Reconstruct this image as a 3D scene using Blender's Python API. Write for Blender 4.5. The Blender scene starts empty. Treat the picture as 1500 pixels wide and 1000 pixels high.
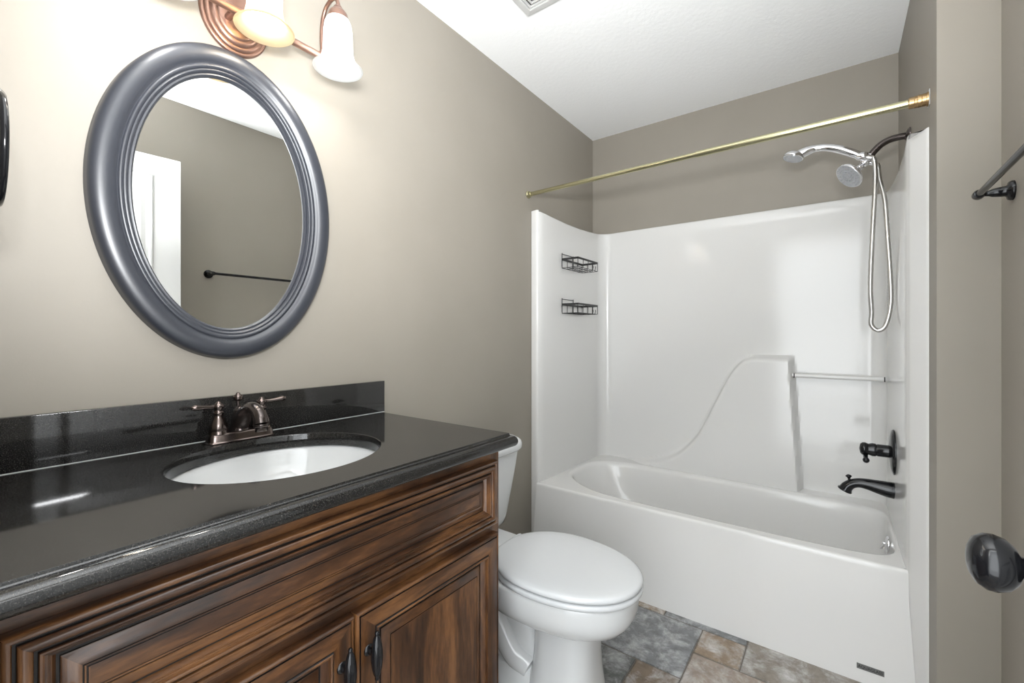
import bpy, bmesh, math, random
from mathutils import Vector, Matrix
PI = math.pi
R = math.radians
sc = bpy.context.scene
C = sc.collection

# ------------------------------------------------------------------ camera
cam_data = bpy.data.cameras.new('camera')
cam = bpy.data.objects.new('camera', cam_data); C.objects.link(cam)
cam_data.sensor_width = 36.0
cam_data.lens = 644.0 / 1500.0 * 36.0
cam_data.shift_y = -8.0 / 1500.0
cam_data.clip_start = 0.02
cam.location = (1.30, 0.0, 1.15)
cam.rotation_euler = (R(90), 0, R(36.5))
sc.camera = cam

# ------------------------------------------------------------------ world, light, exposure
world = bpy.data.worlds.new('world'); sc.world = world; world.use_nodes = True
bg = world.node_tree.nodes['Background']
bg.inputs['Color'].default_value = (0.93, 0.97, 1.0, 1); bg.inputs['Strength'].default_value = 0.7
def area(name, loc, rot, size, sizey, power, col):
    l = bpy.data.lights.new(name, 'AREA'); l.shape = 'RECTANGLE'; l.size = size; l.size_y = sizey
    l.energy = power; l.color = col
    o = bpy.data.objects.new(name, l); C.objects.link(o); o.location = loc; o.rotation_euler = rot
    return o
area('added_hall_fill', (1.18, -0.45, 1.35), (R(100), 0, 0), 0.7, 1.6, 1.0, (0.93, 0.97, 1.0))  # weak fill light added behind the camera, not an actual lamp of the hall
bl = area('added_bounce_fill', (1.27, 0.02, 1.45), (0, 0, 0), 0.26, 0.26, 9.0, (0.97, 0.985, 1.0))  # invented fill above the camera, added to brighten the ceiling and left wall
bl.rotation_euler = Vector((-0.50, 0.14, 0.85)).to_track_quat('-Z', 'Y').to_euler()
bl.data.spread = R(168)
BULB = 12.0
sc.view_settings.view_transform = 'Standard'
sc.view_settings.look = 'None'
sc.view_settings.exposure = 2.75
sc.view_settings.gamma = 1.0
sc.view_settings.use_curve_mapping = False

# ------------------------------------------------------------------ materials
def mat(name, col, rough=0.5, metal=0.0, coat=0.0, spec=0.5):
    m = bpy.data.materials.new(name); m.use_nodes = True
    b = m.node_tree.nodes['Principled BSDF']
    b.inputs['Base Color'].default_value = (*col, 1); b.inputs['Roughness'].default_value = rough
    b.inputs['Metallic'].default_value = metal; b.inputs['Coat Weight'].default_value = coat
    b.inputs['Coat Roughness'].default_value = 0.05
    b.inputs['Specular IOR Level'].default_value = spec
    return m
def nd(m, t, **k):
    n = m.node_tree.nodes.new(t)
    for a, v in k.items(): setattr(n, a, v)
    return n
def lk(m, a, b): m.node_tree.links.new(a, b)
def bsdf(m): return m.node_tree.nodes['Principled BSDF']
def coords(m, scale=(1, 1, 1)):
    tc = nd(m, 'ShaderNodeTexCoord'); mp = nd(m, 'ShaderNodeMapping'); mp.inputs['Scale'].default_value = scale
    lk(m, tc.outputs['Object'], mp.inputs['Vector']); return mp.outputs['Vector']
def noise(m, vec, s, detail=4, rough=0.5, dist=0.0):
    n = nd(m, 'ShaderNodeTexNoise'); n.inputs['Scale'].default_value = s; n.inputs['Detail'].default_value = detail
    n.inputs['Roughness'].default_value = rough; n.inputs['Distortion'].default_value = dist
    lk(m, vec, n.inputs['Vector']); return n.outputs['Fac']
def ramp(m, fac, stops):
    r = nd(m, 'ShaderNodeValToRGB'); e = r.color_ramp.elements
    while len(e) < len(stops): e.new(0.5)
    for i, (p, c) in enumerate(stops): e[i].position = p; e[i].color = (*c, 1)
    lk(m, fac, r.inputs['Fac']); return r.outputs['Color']
def bump(m, fac, strength=0.1, dist=0.002):
    b = nd(m, 'ShaderNodeBump'); b.inputs['Strength'].default_value = strength; b.inputs['Distance'].default_value = dist
    lk(m, fac, b.inputs['Height']); lk(m, b.outputs['Normal'], bsdf(m).inputs['Normal'])

M = {}
m = M['wall'] = mat('taupe_wall_paint', (0.34, 0.30, 0.245), 0.55)
v = coords(m); c = ramp(m, noise(m, v, 3, 3), [(0.3, (0.283, 0.258, 0.219)), (0.7, (0.30, 0.274, 0.234))])
lk(m, c, bsdf(m).inputs['Base Color']); bump(m, noise(m, v, 160, 3), 0.12, 0.001)
m = M['ceiling'] = mat('white_ceiling_paint', (0.9, 0.91, 0.91), 0.8)
v = coords(m); bump(m, noise(m, v, 55, 5, 0.65), 0.35, 0.004)
M['trim'] = mat('white_trim_paint', (0.58, 0.58, 0.57), 0.55)
m = M['acrylic'] = mat('white_gloss_acrylic', (0.70, 0.695, 0.68), 0.12, spec=0.5)
m = M['ceramic'] = mat('white_vitreous_china', (0.65, 0.66, 0.66), 0.08, coat=0.3)
M['seat'] = mat('white_seat_plastic', (0.62, 0.635, 0.645), 0.18)
M['chrome'] = mat('polished_chrome', (0.85, 0.85, 0.87), 0.08, 1.0)
M['steel'] = mat('brushed_steel_hose', (0.55, 0.54, 0.52), 0.3, 1.0)
M['brass'] = mat('polished_brass', (0.52, 0.49, 0.31), 0.2, 1.0)
M['brass_dark'] = mat('aged_brass', (0.55, 0.38, 0.20), 0.3, 1.0)
M['black'] = mat('oil_rubbed_black', (0.006, 0.0063, 0.0075), 0.14, 0.0, spec=0.4)
M['wire'] = mat('matte_black_wire', (0.012, 0.012, 0.012), 0.45)
M['bronze'] = mat('antique_bronze', (0.15, 0.122, 0.112), 0.22, 1.0)
m = M['bronze_blk'] = mat('dark_venetian_bronze', (0.10, 0.085, 0.08), 0.2, 0.9)
M['copper'] = mat('brushed_copper_bronze', (0.25, 0.15, 0.115), 0.35, 0.75)
M['mirror'] = mat('mirror_silvering', (0.88, 0.89, 0.88), 0.005, 1.0)
M['frame'] = mat('charcoal_satin_lacquer', (0.024, 0.027, 0.036), 0.38, 0.0, spec=0.8)
M['dark'] = mat('dark_void', (0.01, 0.01, 0.01), 0.7)
M['greybadge'] = mat('grey_badge_plate', (0.13, 0.13, 0.125), 0.5)
M['blackprint'] = mat('black_badge_lettering', (0.02, 0.02, 0.02), 0.5)
M['slot'] = mat('vent_slot_grey', (0.04, 0.04, 0.038), 0.7)
M['caulk'] = mat('clear_white_caulk', (0.45, 0.46, 0.46), 0.35)

m = M['granite'] = mat('black_speckled_granite', (0.02, 0.02, 0.02), 0.06, spec=0.6)
v = coords(m)
f1 = noise(m, v, 520, 2, 0.7); c = ramp(m, f1, [(0.40, (0.006, 0.006, 0.0065)), (0.56, (0.018, 0.0175, 0.0165)), (0.72, (0.075, 0.071, 0.064))])
lk(m, c, bsdf(m).inputs['Base Color'])

def wood(name, scale, gain=1.0):
    m = mat(name, (0.1, 0.05, 0.02), 0.32, coat=0.25)
    v = coords(m, scale)
    n1 = noise(m, v, 6, 6, 0.6, 0.6); n2 = noise(m, v, 45, 3, 0.6)
    mx = nd(m, 'ShaderNodeMath', operation='MULTIPLY_ADD'); lk(m, n2, mx.inputs[0]); mx.inputs[1].default_value = 0.35
    lk(m, n1, mx.inputs[2])
    g = gain
    c = ramp(m, mx.outputs[0], [(0.42, (0.016*g, 0.0075*g, 0.0042*g)), (0.64, (0.085*g, 0.035*g, 0.0145*g)), (0.88, (0.26*g, 0.115*g, 0.042*g))])
    lk(m, c, bsdf(m).inputs['Base Color']); bump(m, n2, 0.06, 0.0006)
    return m
M['wood_h'] = wood('stained_maple_horizontal_grain', (3, 0.6, 3), 0.70)
M['wood_v'] = wood('stained_maple_vertical_grain', (3, 3, 0.5), 0.72)
M['glaze'] = mat('dark_glaze_in_grooves', (0.008, 0.005, 0.004), 0.5)

m = M['tile'] = mat('stone_look_vinyl_tile', (0.3, 0.3, 0.3), 0.35)
at = nd(m, 'ShaderNodeAttribute'); at.attribute_name = 'tilecol'
v = coords(m); n1 = noise(m, v, 11, 8, 0.72, 0.35); n2 = noise(m, v, 26, 6, 0.7, 0.2)
k = ramp(m, n1, [(0.46, (0, 0, 0)), (0.72, (0.8, 0.8, 0.8))])
mx = nd(m, 'ShaderNodeMix', data_type='RGBA'); lk(m, k, mx.inputs['Factor']); lk(m, at.outputs['Color'], mx.inputs['A'])
mx.inputs['B'].default_value = (0.70, 0.71, 0.72, 1)
k2 = ramp(m, n2, [(0.33, (0.70, 0.68, 0.66)), (0.6, (1.05, 1.05, 1.05))])
mm = nd(m, 'ShaderNodeMix', data_type='RGBA', blend_type='MULTIPLY'); mm.inputs['Factor'].default_value = 1
lk(m, mx.outputs['Result'], mm.inputs['A']); lk(m, k2, mm.inputs['B']); lk(m, mm.outputs['Result'], bsdf(m).inputs['Base Color'])
bump(m, n2, 0.15, 0.001)
M['grout'] = mat('dark_grout_line', (0.14, 0.12, 0.10), 0.7)

def glass_shade(name, col, em=0.0):
    m = bpy.data.materials.new(name); m.use_nodes = True
    nt = m.node_tree; nt.nodes.clear()
    out = nd(m, 'ShaderNodeOutputMaterial'); tr = nd(m, 'ShaderNodeBsdfTranslucent'); df = nd(m, 'ShaderNodeBsdfDiffuse')
    gl = nd(m, 'ShaderNodeBsdfGlossy'); mx = nd(m, 'ShaderNodeMixShader'); m2 = nd(m, 'ShaderNodeMixShader')
    tr.inputs['Color'].default_value = (*col, 1); df.inputs['Color'].default_value = (*col, 1); gl.inputs['Roughness'].default_value = 0.25
    mx.inputs[0].default_value = 0.15; m2.inputs[0].default_value = 0.05
    lk(m, tr.outputs[0], mx.inputs[1]); lk(m, df.outputs[0], mx.inputs[2]); lk(m, mx.outputs[0], m2.inputs[1]); lk(m, gl.outputs[0], m2.inputs[2])
    lk(m, m2.outputs[0], out.inputs[0]); return m
M['shade_white'] = glass_shade('frosted_white_glass', (0.60, 0.61, 0.61))
M['shade_amber'] = glass_shade('frosted_cream_glass', (0.60, 0.53, 0.40))
def emit(name, col, s):
    m = bpy.data.materials.new(name); m.use_nodes = True; nt = m.node_tree; nt.nodes.clear()
    o = nd(m, 'ShaderNodeOutputMaterial'); e = nd(m, 'ShaderNodeEmission'); e.inputs[0].default_value = (*col, 1); e.inputs[1].default_value = s
    lk(m, e.outputs[0], o.inputs[0]); return m
M['bulb_cool'] = emit('lit_bulb_neutral', (1.0, 0.98, 0.95), BULB)
M['bulb_warm'] = emit('lit_bulb_warm', (1.0, 0.92, 0.80), BULB)

# ------------------------------------------------------------------ mesh helpers
def obj(name, bm, m, parent=None, smooth=35, recalc=True, flat=False):
    if recalc: bmesh.ops.recalc_face_normals(bm, faces=bm.faces)
    me = bpy.data.meshes.new(name); bm.to_mesh(me); bm.free()
    ms = m if isinstance(m, (list, tuple)) else [m]
    for x in ms: me.materials.append(x)
    if smooth:
        me.shade_smooth(); me.set_sharp_from_angle(angle=R(smooth))
    if flat:
        for p in me.polygons:
            if abs(p.normal.z) > 0.9995: p.use_smooth = False
    o = bpy.data.objects.new(name, me); C.objects.link(o)
    if parent: o.parent = parent; o.matrix_parent_inverse = parent_inv(parent)
    return o
def parent_inv(p):
    mw = Matrix.LocRotScale(p.location, p.rotation_euler, p.scale)
    if p.parent: mw = Matrix.LocRotScale(p.parent.location, p.parent.rotation_euler, p.parent.scale) if p.type == 'EMPTY' else root_matrix(p)
    return mw.inverted()
def root_matrix(p):
    # meshes are written in world coordinates: the mesh part itself has identity local placement under its root
    q = p
    while q.parent: q = q.parent
    return Matrix.Identity(4)
def thing(name, label, cat, loc=(0, 0, 0), group=None):
    o = bpy.data.objects.new(name, None); C.objects.link(o); o.location = loc; o.empty_display_size = 0.05
    o['label'] = label; o['category'] = cat
    if group: o['group'] = group
    return o
def tag(o, label, cat, group=None):
    o['label'] = label; o['category'] = cat
    if group: o['group'] = group
    return o
def struct(o):
    o['kind'] = 'structure'; return o
def BM(): return bmesh.new()
def box(bm, x0, x1, y0, y1, z0, z1, mi=0, bev=0.0, seg=2):
    r = bmesh.ops.create_cube(bm, size=1.0)
    for v in r['verts']:
        v.co = Vector((x0 + (v.co.x + .5) * (x1 - x0), y0 + (v.co.y + .5) * (y1 - y0), z0 + (v.co.z + .5) * (z1 - z0)))
    fs = set(f for v in r['verts'] for f in v.link_faces)
    for f in fs: f.material_index = mi
    if bev > 0:
        es = list(set(e for v in r['verts'] for e in v.link_edges))
        bmesh.ops.bevel(bm, geom=es, offset=bev, segments=seg, affect='EDGES', profile=0.5)
    return r
def basis(axis):
    a = Vector(axis).normalized(); up = Vector((0, 0, 1)) if abs(a.z) < 0.95 else Vector((1, 0, 0))
    u = a.cross(up).normalized(); w = a.cross(u).normalized(); return a, u, w
def loft(bm, rings, closed=True, cap0=True, cap1=True, mi=0):
    rv = [[bm.verts.new(p) for p in r] for r in rings]
    n = len(rv[0]); rng = n if closed else n - 1
    for a, b in zip(rv, rv[1:]):
        for i in range(rng):
            j = (i + 1) % n
            try: f = bm.faces.new((a[i], a[j], b[j], b[i])); f.material_index = mi
            except ValueError: pass
    if cap0: f = bm.faces.new(rv[0][::-1]); f.material_index = mi
    if cap1: f = bm.faces.new(rv[-1]); f.material_index = mi
    return rv
def lathe(bm, prof, org, axis, seg=32, mi=0, su=1.0, sw=1.0, caps=True):
    """prof: (radius, distance along axis)"""
    a, u, w = basis(axis); org = Vector(org)
    rings = []
    for r, t in prof:
        r = max(r, 1e-5)
        rings.append([org + a * t + u * (r * su * math.cos(2 * PI * i / seg)) + w * (r * sw * math.sin(2 * PI * i / seg)) for i in range(seg)])
    return loft(bm, rings, True, caps, caps, mi)
def catmull(pts, n=8):
    P = [Vector(p) for p in pts]; P = [P[0] * 2 - P[1]] + P + [P[-1] * 2 - P[-2]]
    out = []
    for i in range(1, len(P) - 2):
        for k in range(n):
            t = k / n; p0, p1, p2, p3 = P[i-1], P[i], P[i+1], P[i+2]
            out.append(0.5 * ((2*p1) + (p2-p0)*t + (2*p0-5*p1+4*p2-p3)*t*t + (3*p1-p0-3*p2+p3)*t**3))
    out.append(P[-2]); return out
def tube(bm, pts, r, seg=12, mi=0, closed=False, smooth_n=0, caps=True):
    """r: number or list per control point"""
    if smooth_n:
        rr = None
        if isinstance(r, (list, tuple)):
            rp = catmull([(q, 0, 0) for q in r], smooth_n); rr = [q.x for q in rp]
        pts = catmull(pts, smooth_n); r = rr if rr else r
    P = [Vector(p) for p in pts]; n = len(P)
    rings = []; prev = None
    for i, p in enumerate(P):
        if closed: t = (P[(i+1) % n] - P[i-1]).normalized()
        else: t = (P[min(i+1, n-1)] - P[max(i-1, 0)]).normalized()
        if prev is None:
            _, u, w = basis(t)
        else:
            u = (prev - t * prev.dot(t)).normalized()
        w = t.cross(u).normalized(); prev = u
        q = r[i] if isinstance(r, (list, tuple)) else r
        rings.append([p + u * (q * math.cos(2*PI*k/seg)) + w * (q * math.sin(2*PI*k/seg)) for k in range(seg)])
    if closed:
        rings.append(rings[0]); rv = loft(bm, rings[:-1], True, False, False, mi)
        a, b = rv[-1], rv[0]
        for k in range(seg):
            j = (k+1) % seg; f = bm.faces.new((a[k], a[j], b[j], b[k])); f.material_index = mi
    else: loft(bm, rings, True, caps, caps, mi)
def ball(bm, c, r, sx=1, sy=1, sz=1, seg=24, mi=0):
    res = bmesh.ops.create_uvsphere(bm, u_segments=seg, v_segments=seg // 2, radius=r)
    for v in res['verts']: v.co = Vector((v.co.x*sx, v.co.y*sy, v.co.z*sz)) + Vector(c)
    for f in set(f for v in res['verts'] for f in v.link_faces): f.material_index = mi
def sgnp(x, p): return math.copysign(abs(x) ** p, x)
def sup(cx, cy, a, b, n, z, N=64, a2=None):
    """superellipse ring; a2 = half-length on +x side"""
    out = []
    for i in range(N):
        t = 2 * PI * i / N; c_, s_ = math.cos(t), math.sin(t)
        ax = a2 if (a2 and c_ > 0) else a
        out.append(Vector((cx + ax * sgnp(c_, 2 / n), cy + b * sgnp(s_, 2 / n), z)))
    return out
def smoothstep(t): t = max(0.0, min(1.0, t)); return t * t * (3 - 2 * t)

# ------------------------------------------------------------------ room shell
XR, YF, ZC = 1.648, 2.655, 2.44        # right wall, far wall, ceiling
XA, YS = 1.524, 1.70                  # alcove end wall face, stub front
def sbox(name, m, *a):
    bm = BM(); box(bm, *a); return struct(obj(name, bm, m, smooth=0))
sbox('wall_left', M['wall'], -0.12, 0, -0.12, YF + 0.12, 0, ZC)
sbox('wall_far', M['wall'], 0, 1.9, YF, YF + 0.12, 0, ZC)
sbox('wall_right', M['wall'], XR, XR + 0.12, -0.12, YS, 0, ZC)
bm = BM(); box(bm, XA, 1.9, YS, YF, 0, ZC); struct(obj('wall_alcove', bm, M['wall'], smooth=0))
DX0, DX1, DH = 0.80, 1.575, 2.09
bm = BM(); box(bm, 0, DX0, -0.12, 0, 0, ZC); box(bm, DX1, XR, -0.12, 0, 0, ZC); box(bm, DX0, DX1, -0.12, 0, DH, ZC)
struct(obj('wall_near', bm, M['wall'], smooth=0))
sbox('ceiling', M['ceiling'], -0.12, 1.9, -0.12, YF + 0.12, ZC, ZC + 0.1)
# door casing and baseboards
bm = BM()
for x0, x1, z0, z1 in ((DX0 - 0.055, DX0 + 0.004, 0, DH + 0.05), (DX0 + 0.004, DX1 - 0.004, DH - 0.004, DH + 0.05), (DX1 - 0.004, DX1 + 0.05, 0, DH + 0.05)):
    box(bm, x0, x1, 0.0, 0.012, z0, z1, bev=0.003)
box(bm, DX0, DX0 + 0.012, -0.12, 0, 0, DH); box(bm, DX1 - 0.012, DX1, -0.12, 0, 0, DH); box(bm, DX0, DX1, -0.12, 0, DH - 0.012, DH)
struct(obj('trim_1', bm, M['trim'], smooth=0))
bm = BM(); box(bm, 0, 0.012, 0.975, 1.915, 0, 0.083, bev=0.003); struct(obj('baseboard_left', bm, M['trim'], smooth=0))
bm = BM(); box(bm, XR - 0.012, XR, 0.02, YS - 0.012, 0, 0.083, bev=0.003)
struct(obj('baseboard_right', bm, M['trim'], smooth=0))
bm = BM(); box(bm, XA + 0.01, XR, YS - 0.012, YS, 0, 0.083, bev=0.003); struct(obj('baseboard_alcove', bm, M['trim'], smooth=0))

# floor: modular stone-look tiles on a grout bed
U = 0.1525; OX, OY = 0.877 - 6 * U, 1.83 - 13 * U
grid = {}
tiles = []
GREY, DGREY, TAN, LTAN, BROWN, MIX = (0.47, 0.48, 0.485), (0.37, 0.375, 0.37), (0.56, 0.49, 0.41), (0.60, 0.55, 0.50), (0.46, 0.395, 0.33), (0.54, 0.51, 0.47)
def put(i, j, w, h, col):
    for a in range(w):
        for b in range(h): grid[(i+a, j+b)] = 1
    tiles.append((i, j, w, h, col))
put(3, 11, 3, 2, GREY)        # A
put(6, 12, 1, 1, TAN)         # B
put(7, 12, 3, 2, MIX)         # C
put(6, 10, 3, 2, LTAN)        # D
put(5, 9, 1, 2, BROWN)        # E
put(3, 9, 2, 2, DGREY)        # F
put(3, 13, 2, 1, TAN); put(5, 13, 2, 1, GREY)
rnd = random.Random(5)
for j in range(-1, 15):
    for i in range(-1, 13):
        if (i, j) in grid: continue
        for w, h in rnd.sample([(3, 2), (2, 2), (2, 3), (2, 1), (1, 2), (1, 1)], 6) + [(1, 1)]:
            if all((i+a, j+b) not in grid for a in range(w) for b in range(h)):
                put(i, j, w, h, rnd.choice([GREY, DGREY, TAN, LTAN, BROWN, MIX])); break
bm = BM(); cl = bm.loops.layers.color.new('tilecol')
x0, x1, y0, y1 = 0.0, 1.9, -0.5, YF
def quad(pts, mi, col):
    f = bm.faces.new([bm.verts.new(p) for p in pts]); f.material_index = mi
    for l in f.loops: l[cl] = (*[c ** (1/2.2) if False else c for c in col], 1)
quad([(-0.1, y0, -0.002), (x1, y0, -0.002), (x1, y1 + .1, -0.002), (-0.1, y1 + .1, -0.002)], 1, (0, 0, 0))
for (i, j, w, h, col) in tiles:
    a, b = max(OX + i*U, 0.0), min(OX + (i+w)*U, x1); c_, d = max(OY + j*U, y0), min(OY + (j+h)*U, y1)
    if b - a < 0.01 or d - c_ < 0.01: continue
    g, e = 0.0018, 0.0045
    o4 = [(a+g, c_+g, -0.002), (b-g, c_+g, -0.002), (b-g, d-g, -0.002), (a+g, d-g, -0.002)]
    i4 = [(a+e, c_+e, 0.0), (b-e, c_+e, 0.0), (b-e, d-e, 0.0), (a+e, d-e, 0.0)]
    quad(i4, 0, col)
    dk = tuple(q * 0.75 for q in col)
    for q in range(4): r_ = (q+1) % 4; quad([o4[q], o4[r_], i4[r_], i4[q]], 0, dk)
me_floor = obj('floor', bm, [M['tile'], M['grout']], smooth=0); struct(me_floor)

# door leaf, opened against the right wall (its knob shows at the right of the photo)
door = bpy.data.objects.new('door_1', None); C.objects.link(door); struct(door)
hx, hy, ex, ey = 1.550, 0.055, 1.492, 0.822
ang = math.atan2(ey - hy, ex - hx); DL = math.hypot(ex - hx, ey - hy)
door.location = (hx, hy, 0.03)
DM = Matrix.Translation((hx, hy, 0.03)) @ Matrix.Rotation(ang, 4, 'Z')    # local x along the leaf, local +y faces the room
door.rotation_euler = (0, 0, ang)
def local(o): o.matrix_parent_inverse = Matrix.Identity(4); return o
bm = BM(); DHt = 2.035
box(bm, 0, DL, -0.035, 0.0, 0, DHt, bev=0.0015, seg=1)
pw = (DL - 0.115*2 - 0.10) / 2
for px in (0.115, 0.115 + pw + 0.10):
    for pz0, pz1 in ((0.23, 0.90), (1.06, 1.93)):
        loops = []
        for ins, h in ((0, 0.0002), (0.004, 0.006), (0.012, 0.0065), (0.018, 0.0008), (0.03, 0.0008), (0.05, 0.006), (0.055, 0.006)):
            loops.append([Vector((px+ins, h, pz0+ins)), Vector((px+pw-ins, h, pz0+ins)), Vector((px+pw-ins, h, pz1-ins)), Vector((px+ins, h, pz1-ins))])
        loft(bm, loops, True, False, True)
local(obj('door_leaf', bm, M['trim'], door, smooth=0))
bm = BM(); kx, kz = DL - 0.078, 0.858
for s in (1, -1):
    y_ = 0.0 if s > 0 else -0.035
    lathe(bm, [(0.033, 0), (0.033, 0.004), (0.030, 0.008), (0.018, 0.010), (0.0125, 0.013), (0.0115, 0.028), (0.0135, 0.032), (0.022, 0.036), (0.029, 0.043), (0.0320, 0.052), (0.0315, 0.060), (0.0265, 0.068), (0.0165, 0.073), (0.006, 0.0745), (0.0015, 0.0745)],
          (kx, y_, kz), (0, s, 0), 40, su=0.9, sw=1.0)
o = local(obj('door_knob', bm, M['black'], door, smooth=60)); o['label'] = 'glossy black oval door knob'
bm = BM()
for z in (0.2, 1.0, 1.8): lathe(bm, [(0.006, 0), (0.006, 0.09)], (-0.008, 0.004, z), (0, 0, 1), 12)
local(obj('hinge', bm, M['black'], door))

# ------------------------------------------------------------------ raised-panel fronts (facing +X)
def panel_front(bm, y0, y1, z0, z1, xb, prof, glaze, base_mi=(0, 1, 2)):
    H, V, G = base_mi
    prev = None
    for k, (ins, h) in enumerate(prof):
        ins /= 1000.0; h /= 1000.0
        L = [bm.verts.new((xb + h, y0+ins, z0+ins)), bm.verts.new((xb + h, y1-ins, z0+ins)), bm.verts.new((xb + h, y1-ins, z1-ins)), bm.verts.new((xb + h, y0+ins, z1-ins))]
        if prev:
            for q in range(4):
                r_ = (q+1) % 4; f = bm.faces.new((prev[q], prev[r_], L[r_], L[q]))
                f.material_index = G if k in glaze else (H if q in (0, 2) else V)
        prev = L
    return bm.faces.new(prev)
def auto_glaze(prof):
    """segments at the bottom of a groove collect dark glaze"""
    g = set()
    for k in range(2, len(prof) - 1):
        if prof[k][1] == prof[k-1][1] and prof[k-2][1] > prof[k][1] - 0.01 and prof[k+1][1] > prof[k][1]: g |= {k}
    return g | {k+1 for k in g}
DRAW = [(0, 0), (0, 13), (1, 16), (2.5, 18), (5, 19), (7.5, 18.5), (8.6, 17), (9, 14), (11.8, 14), (12.2, 17.5), (14, 20.5), (17, 22), (20, 22), (23, 20.5), (24.8, 18), (25.2, 14.5), (28.2, 14.5), (28.6, 18), (29.5, 19.8), (31.5, 20), (33.5, 18.5), (34, 15), (36, 15), (36.3, 14), (38, 13.6), (38.3, 12), (40, 11.6), (42, 8), (44, 4), (47, 4), (47.5, 6), (49, 7), (54, 9.5), (59, 12.5), (63, 14), (65, 14), (65.3, 12.4), (66.5, 12.4), (66.8, 13.6), (68.6, 13.6), (69, 12.8), (70.2, 12.8), (70.5, 13.8), (72, 14)]
DOOR = [(0, 0), (0, 13), (1.5, 16.5), (4, 19), (6, 19), (6.8, 16), (9.2, 16), (9.6, 18.6), (12, 19), (40, 19), (42, 17.6), (43.5, 17.6), (44.5, 20), (47, 21.4), (49.5, 20), (50, 15.5), (53, 15), (54.5, 12), (57, 7), (60, 4), (64, 4), (64.5, 5.5), (67, 7), (73, 10), (79, 13), (81, 13.4), (81.4, 11.6), (83, 11.6), (83.4, 12.8), (85, 13)]
FACE = 0.560
vc = thing('vanity_cabinet', 'dark stained wooden vanity cabinet with raised panels under the granite top', 'vanity cabinet', (0.28, 0.485, 0))
bm = BM(); VY0, VY1 = 0.012, 0.938
box(bm, 0.004, FACE - 0.02, VY0, VY0 + 0.018, 0.0, 0.846, 1); box(bm, 0.004, FACE - 0.02, VY1 - 0.018, VY1, 0.0, 0.846, 1)
box(bm, 0.004, 0.012, VY0 + 0.018, VY1 - 0.018, 0.1, 0.846, 1); box(bm, 0.004, FACE - 0.02, VY0 + 0.018, VY1 - 0.018, 0.10, 0.118, 0)
box(bm, FACE - 0.09, FACE - 0.072, VY0 + 0.018, VY1 - 0.018, 0.0, 0.10, 0)
obj('cabinet_body', bm, [M['wood_h'], M['wood_v']], vc, smooth=0)
bm = BM()
box(bm, FACE - 0.02, FACE, VY0, 0.045, 0.10, 0.850, 1); box(bm, FACE - 0.02, FACE, VY1 - 0.033, VY1, 0.10, 0.850, 1)
box(bm, FACE - 0.02, FACE, 0.045, VY1 - 0.033, 0.805, 0.850, 0); box(bm, FACE - 0.02, FACE, 0.045, VY1 - 0.033, 0.622, 0.672, 0)
box(bm, FACE - 0.02, FACE, 0.045, VY1 - 0.033, 0.10, 0.14, 0); box(bm, FACE - 0.02, FACE, 0.465, 0.505, 0.14, 0.622, 1)
obj('face_frame', bm, [M['wood_h'], M['wood_v']], vc, smooth=0)
bm = BM(); f = panel_front(bm, 0.052, 0.9125, 0.655, 0.822, FACE + 0.001, DRAW, auto_glaze(DRAW) | {30}); f.material_index = 0
obj('drawer_front', bm, [M['wood_h'], M['wood_v'], M['glaze']], vc, smooth=40)
def pull(parent, y, z):
    bm = BM(); x = FACE + 0.020
    lathe(bm, [(0.011, 0), (0.010, 0.002), (0.006, 0.004), (0.005, 0.014), (0.008, 0.018)], (x, y, z), (1, 0, 0), 20)
    seg = 36; rings = []
    for t, r_ in ((-0.046, .001), (-0.0455, .003), (-0.043, .0042), (-0.040, .0038), (-0.038, .0045), (-0.034, .0062), (-0.022, .0088), (-0.008, .0104), (0.006, .0104), (0.020, .0088), (0.033, .0062), (0.037, .0045), (0.039, .0038), (0.042, .0045), (0.045, .0035), (0.0465, .001)):
        rr = []
        for i in range(seg):
            a = 2*PI*i/seg; q = r_ * (1 + (0.07 if (i % 3 == 0 and abs(t) < .036) else 0))
            rr.append(Vector((x + 0.025 + q*math.cos(a), y + q*math.sin(a), z + t)))
        rings.append(rr)
    loft(bm, rings)
    obj('handle', bm, M['black'], parent, smooth=50)
for (a, b, hy_) in ((0.052, 0.4835, 0.4570), (0.4865, 0.9165, 0.5130)):
    bm = BM(); f = panel_front(bm, a, b, 0.118, 0.630, FACE + 0.001, DOOR, auto_glaze(DOOR) | {20}); f.material_index = 1
    d = obj('door', bm, [M['wood_h'], M['wood_v'], M['glaze']], vc, smooth=40)
    pull(d, hy_, 0.550)

# ------------------------------------------------------------------ countertop with oval cut-out, backsplash
SX, SY, SA, SB = 0.290, 0.4950, 0.194, 0.217      # sink centre, half sizes along x and y
ct = thing('countertop', 'black speckled granite countertop with ogee edge and backsplash on the vanity', 'countertop', (0.3, 0.48, 0.85))
ZT, CY0, CY1 = 0.885, 0.003, 0.974
bm = BM(); N = 96
def rect_pt(a, x0, x1, y0, y1):
    dx, dy = math.cos(a), math.sin(a); ts = []
    if dx > 1e-9: ts.append((x1 - SX) / dx)
    if dx < -1e-9: ts.append((x0 - SX) / dx)
    if dy > 1e-9: ts.append((y1 - SY) / dy)
    if dy < -1e-9: ts.append((y0 - SY) / dy)
    t = min(t for t in ts if t > 0); return SX + dx*t, SY + dy*t
angs = sorted(set([2*PI*i/N for i in range(N)] + [math.atan2(y - SY, x - SX) % (2*PI) for x in (0.003, 0.578) for y in (CY0, CY1 - 0.012)]))
def ov(a, s, z): # same direction as the ray so quads stay straight
    r_ = 1 / math.sqrt((math.cos(a)/(SA+s))**2 + (math.sin(a)/(SB+s))**2)
    return Vector((SX + r_*math.cos(a), SY + r_*math.sin(a), z))
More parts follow.
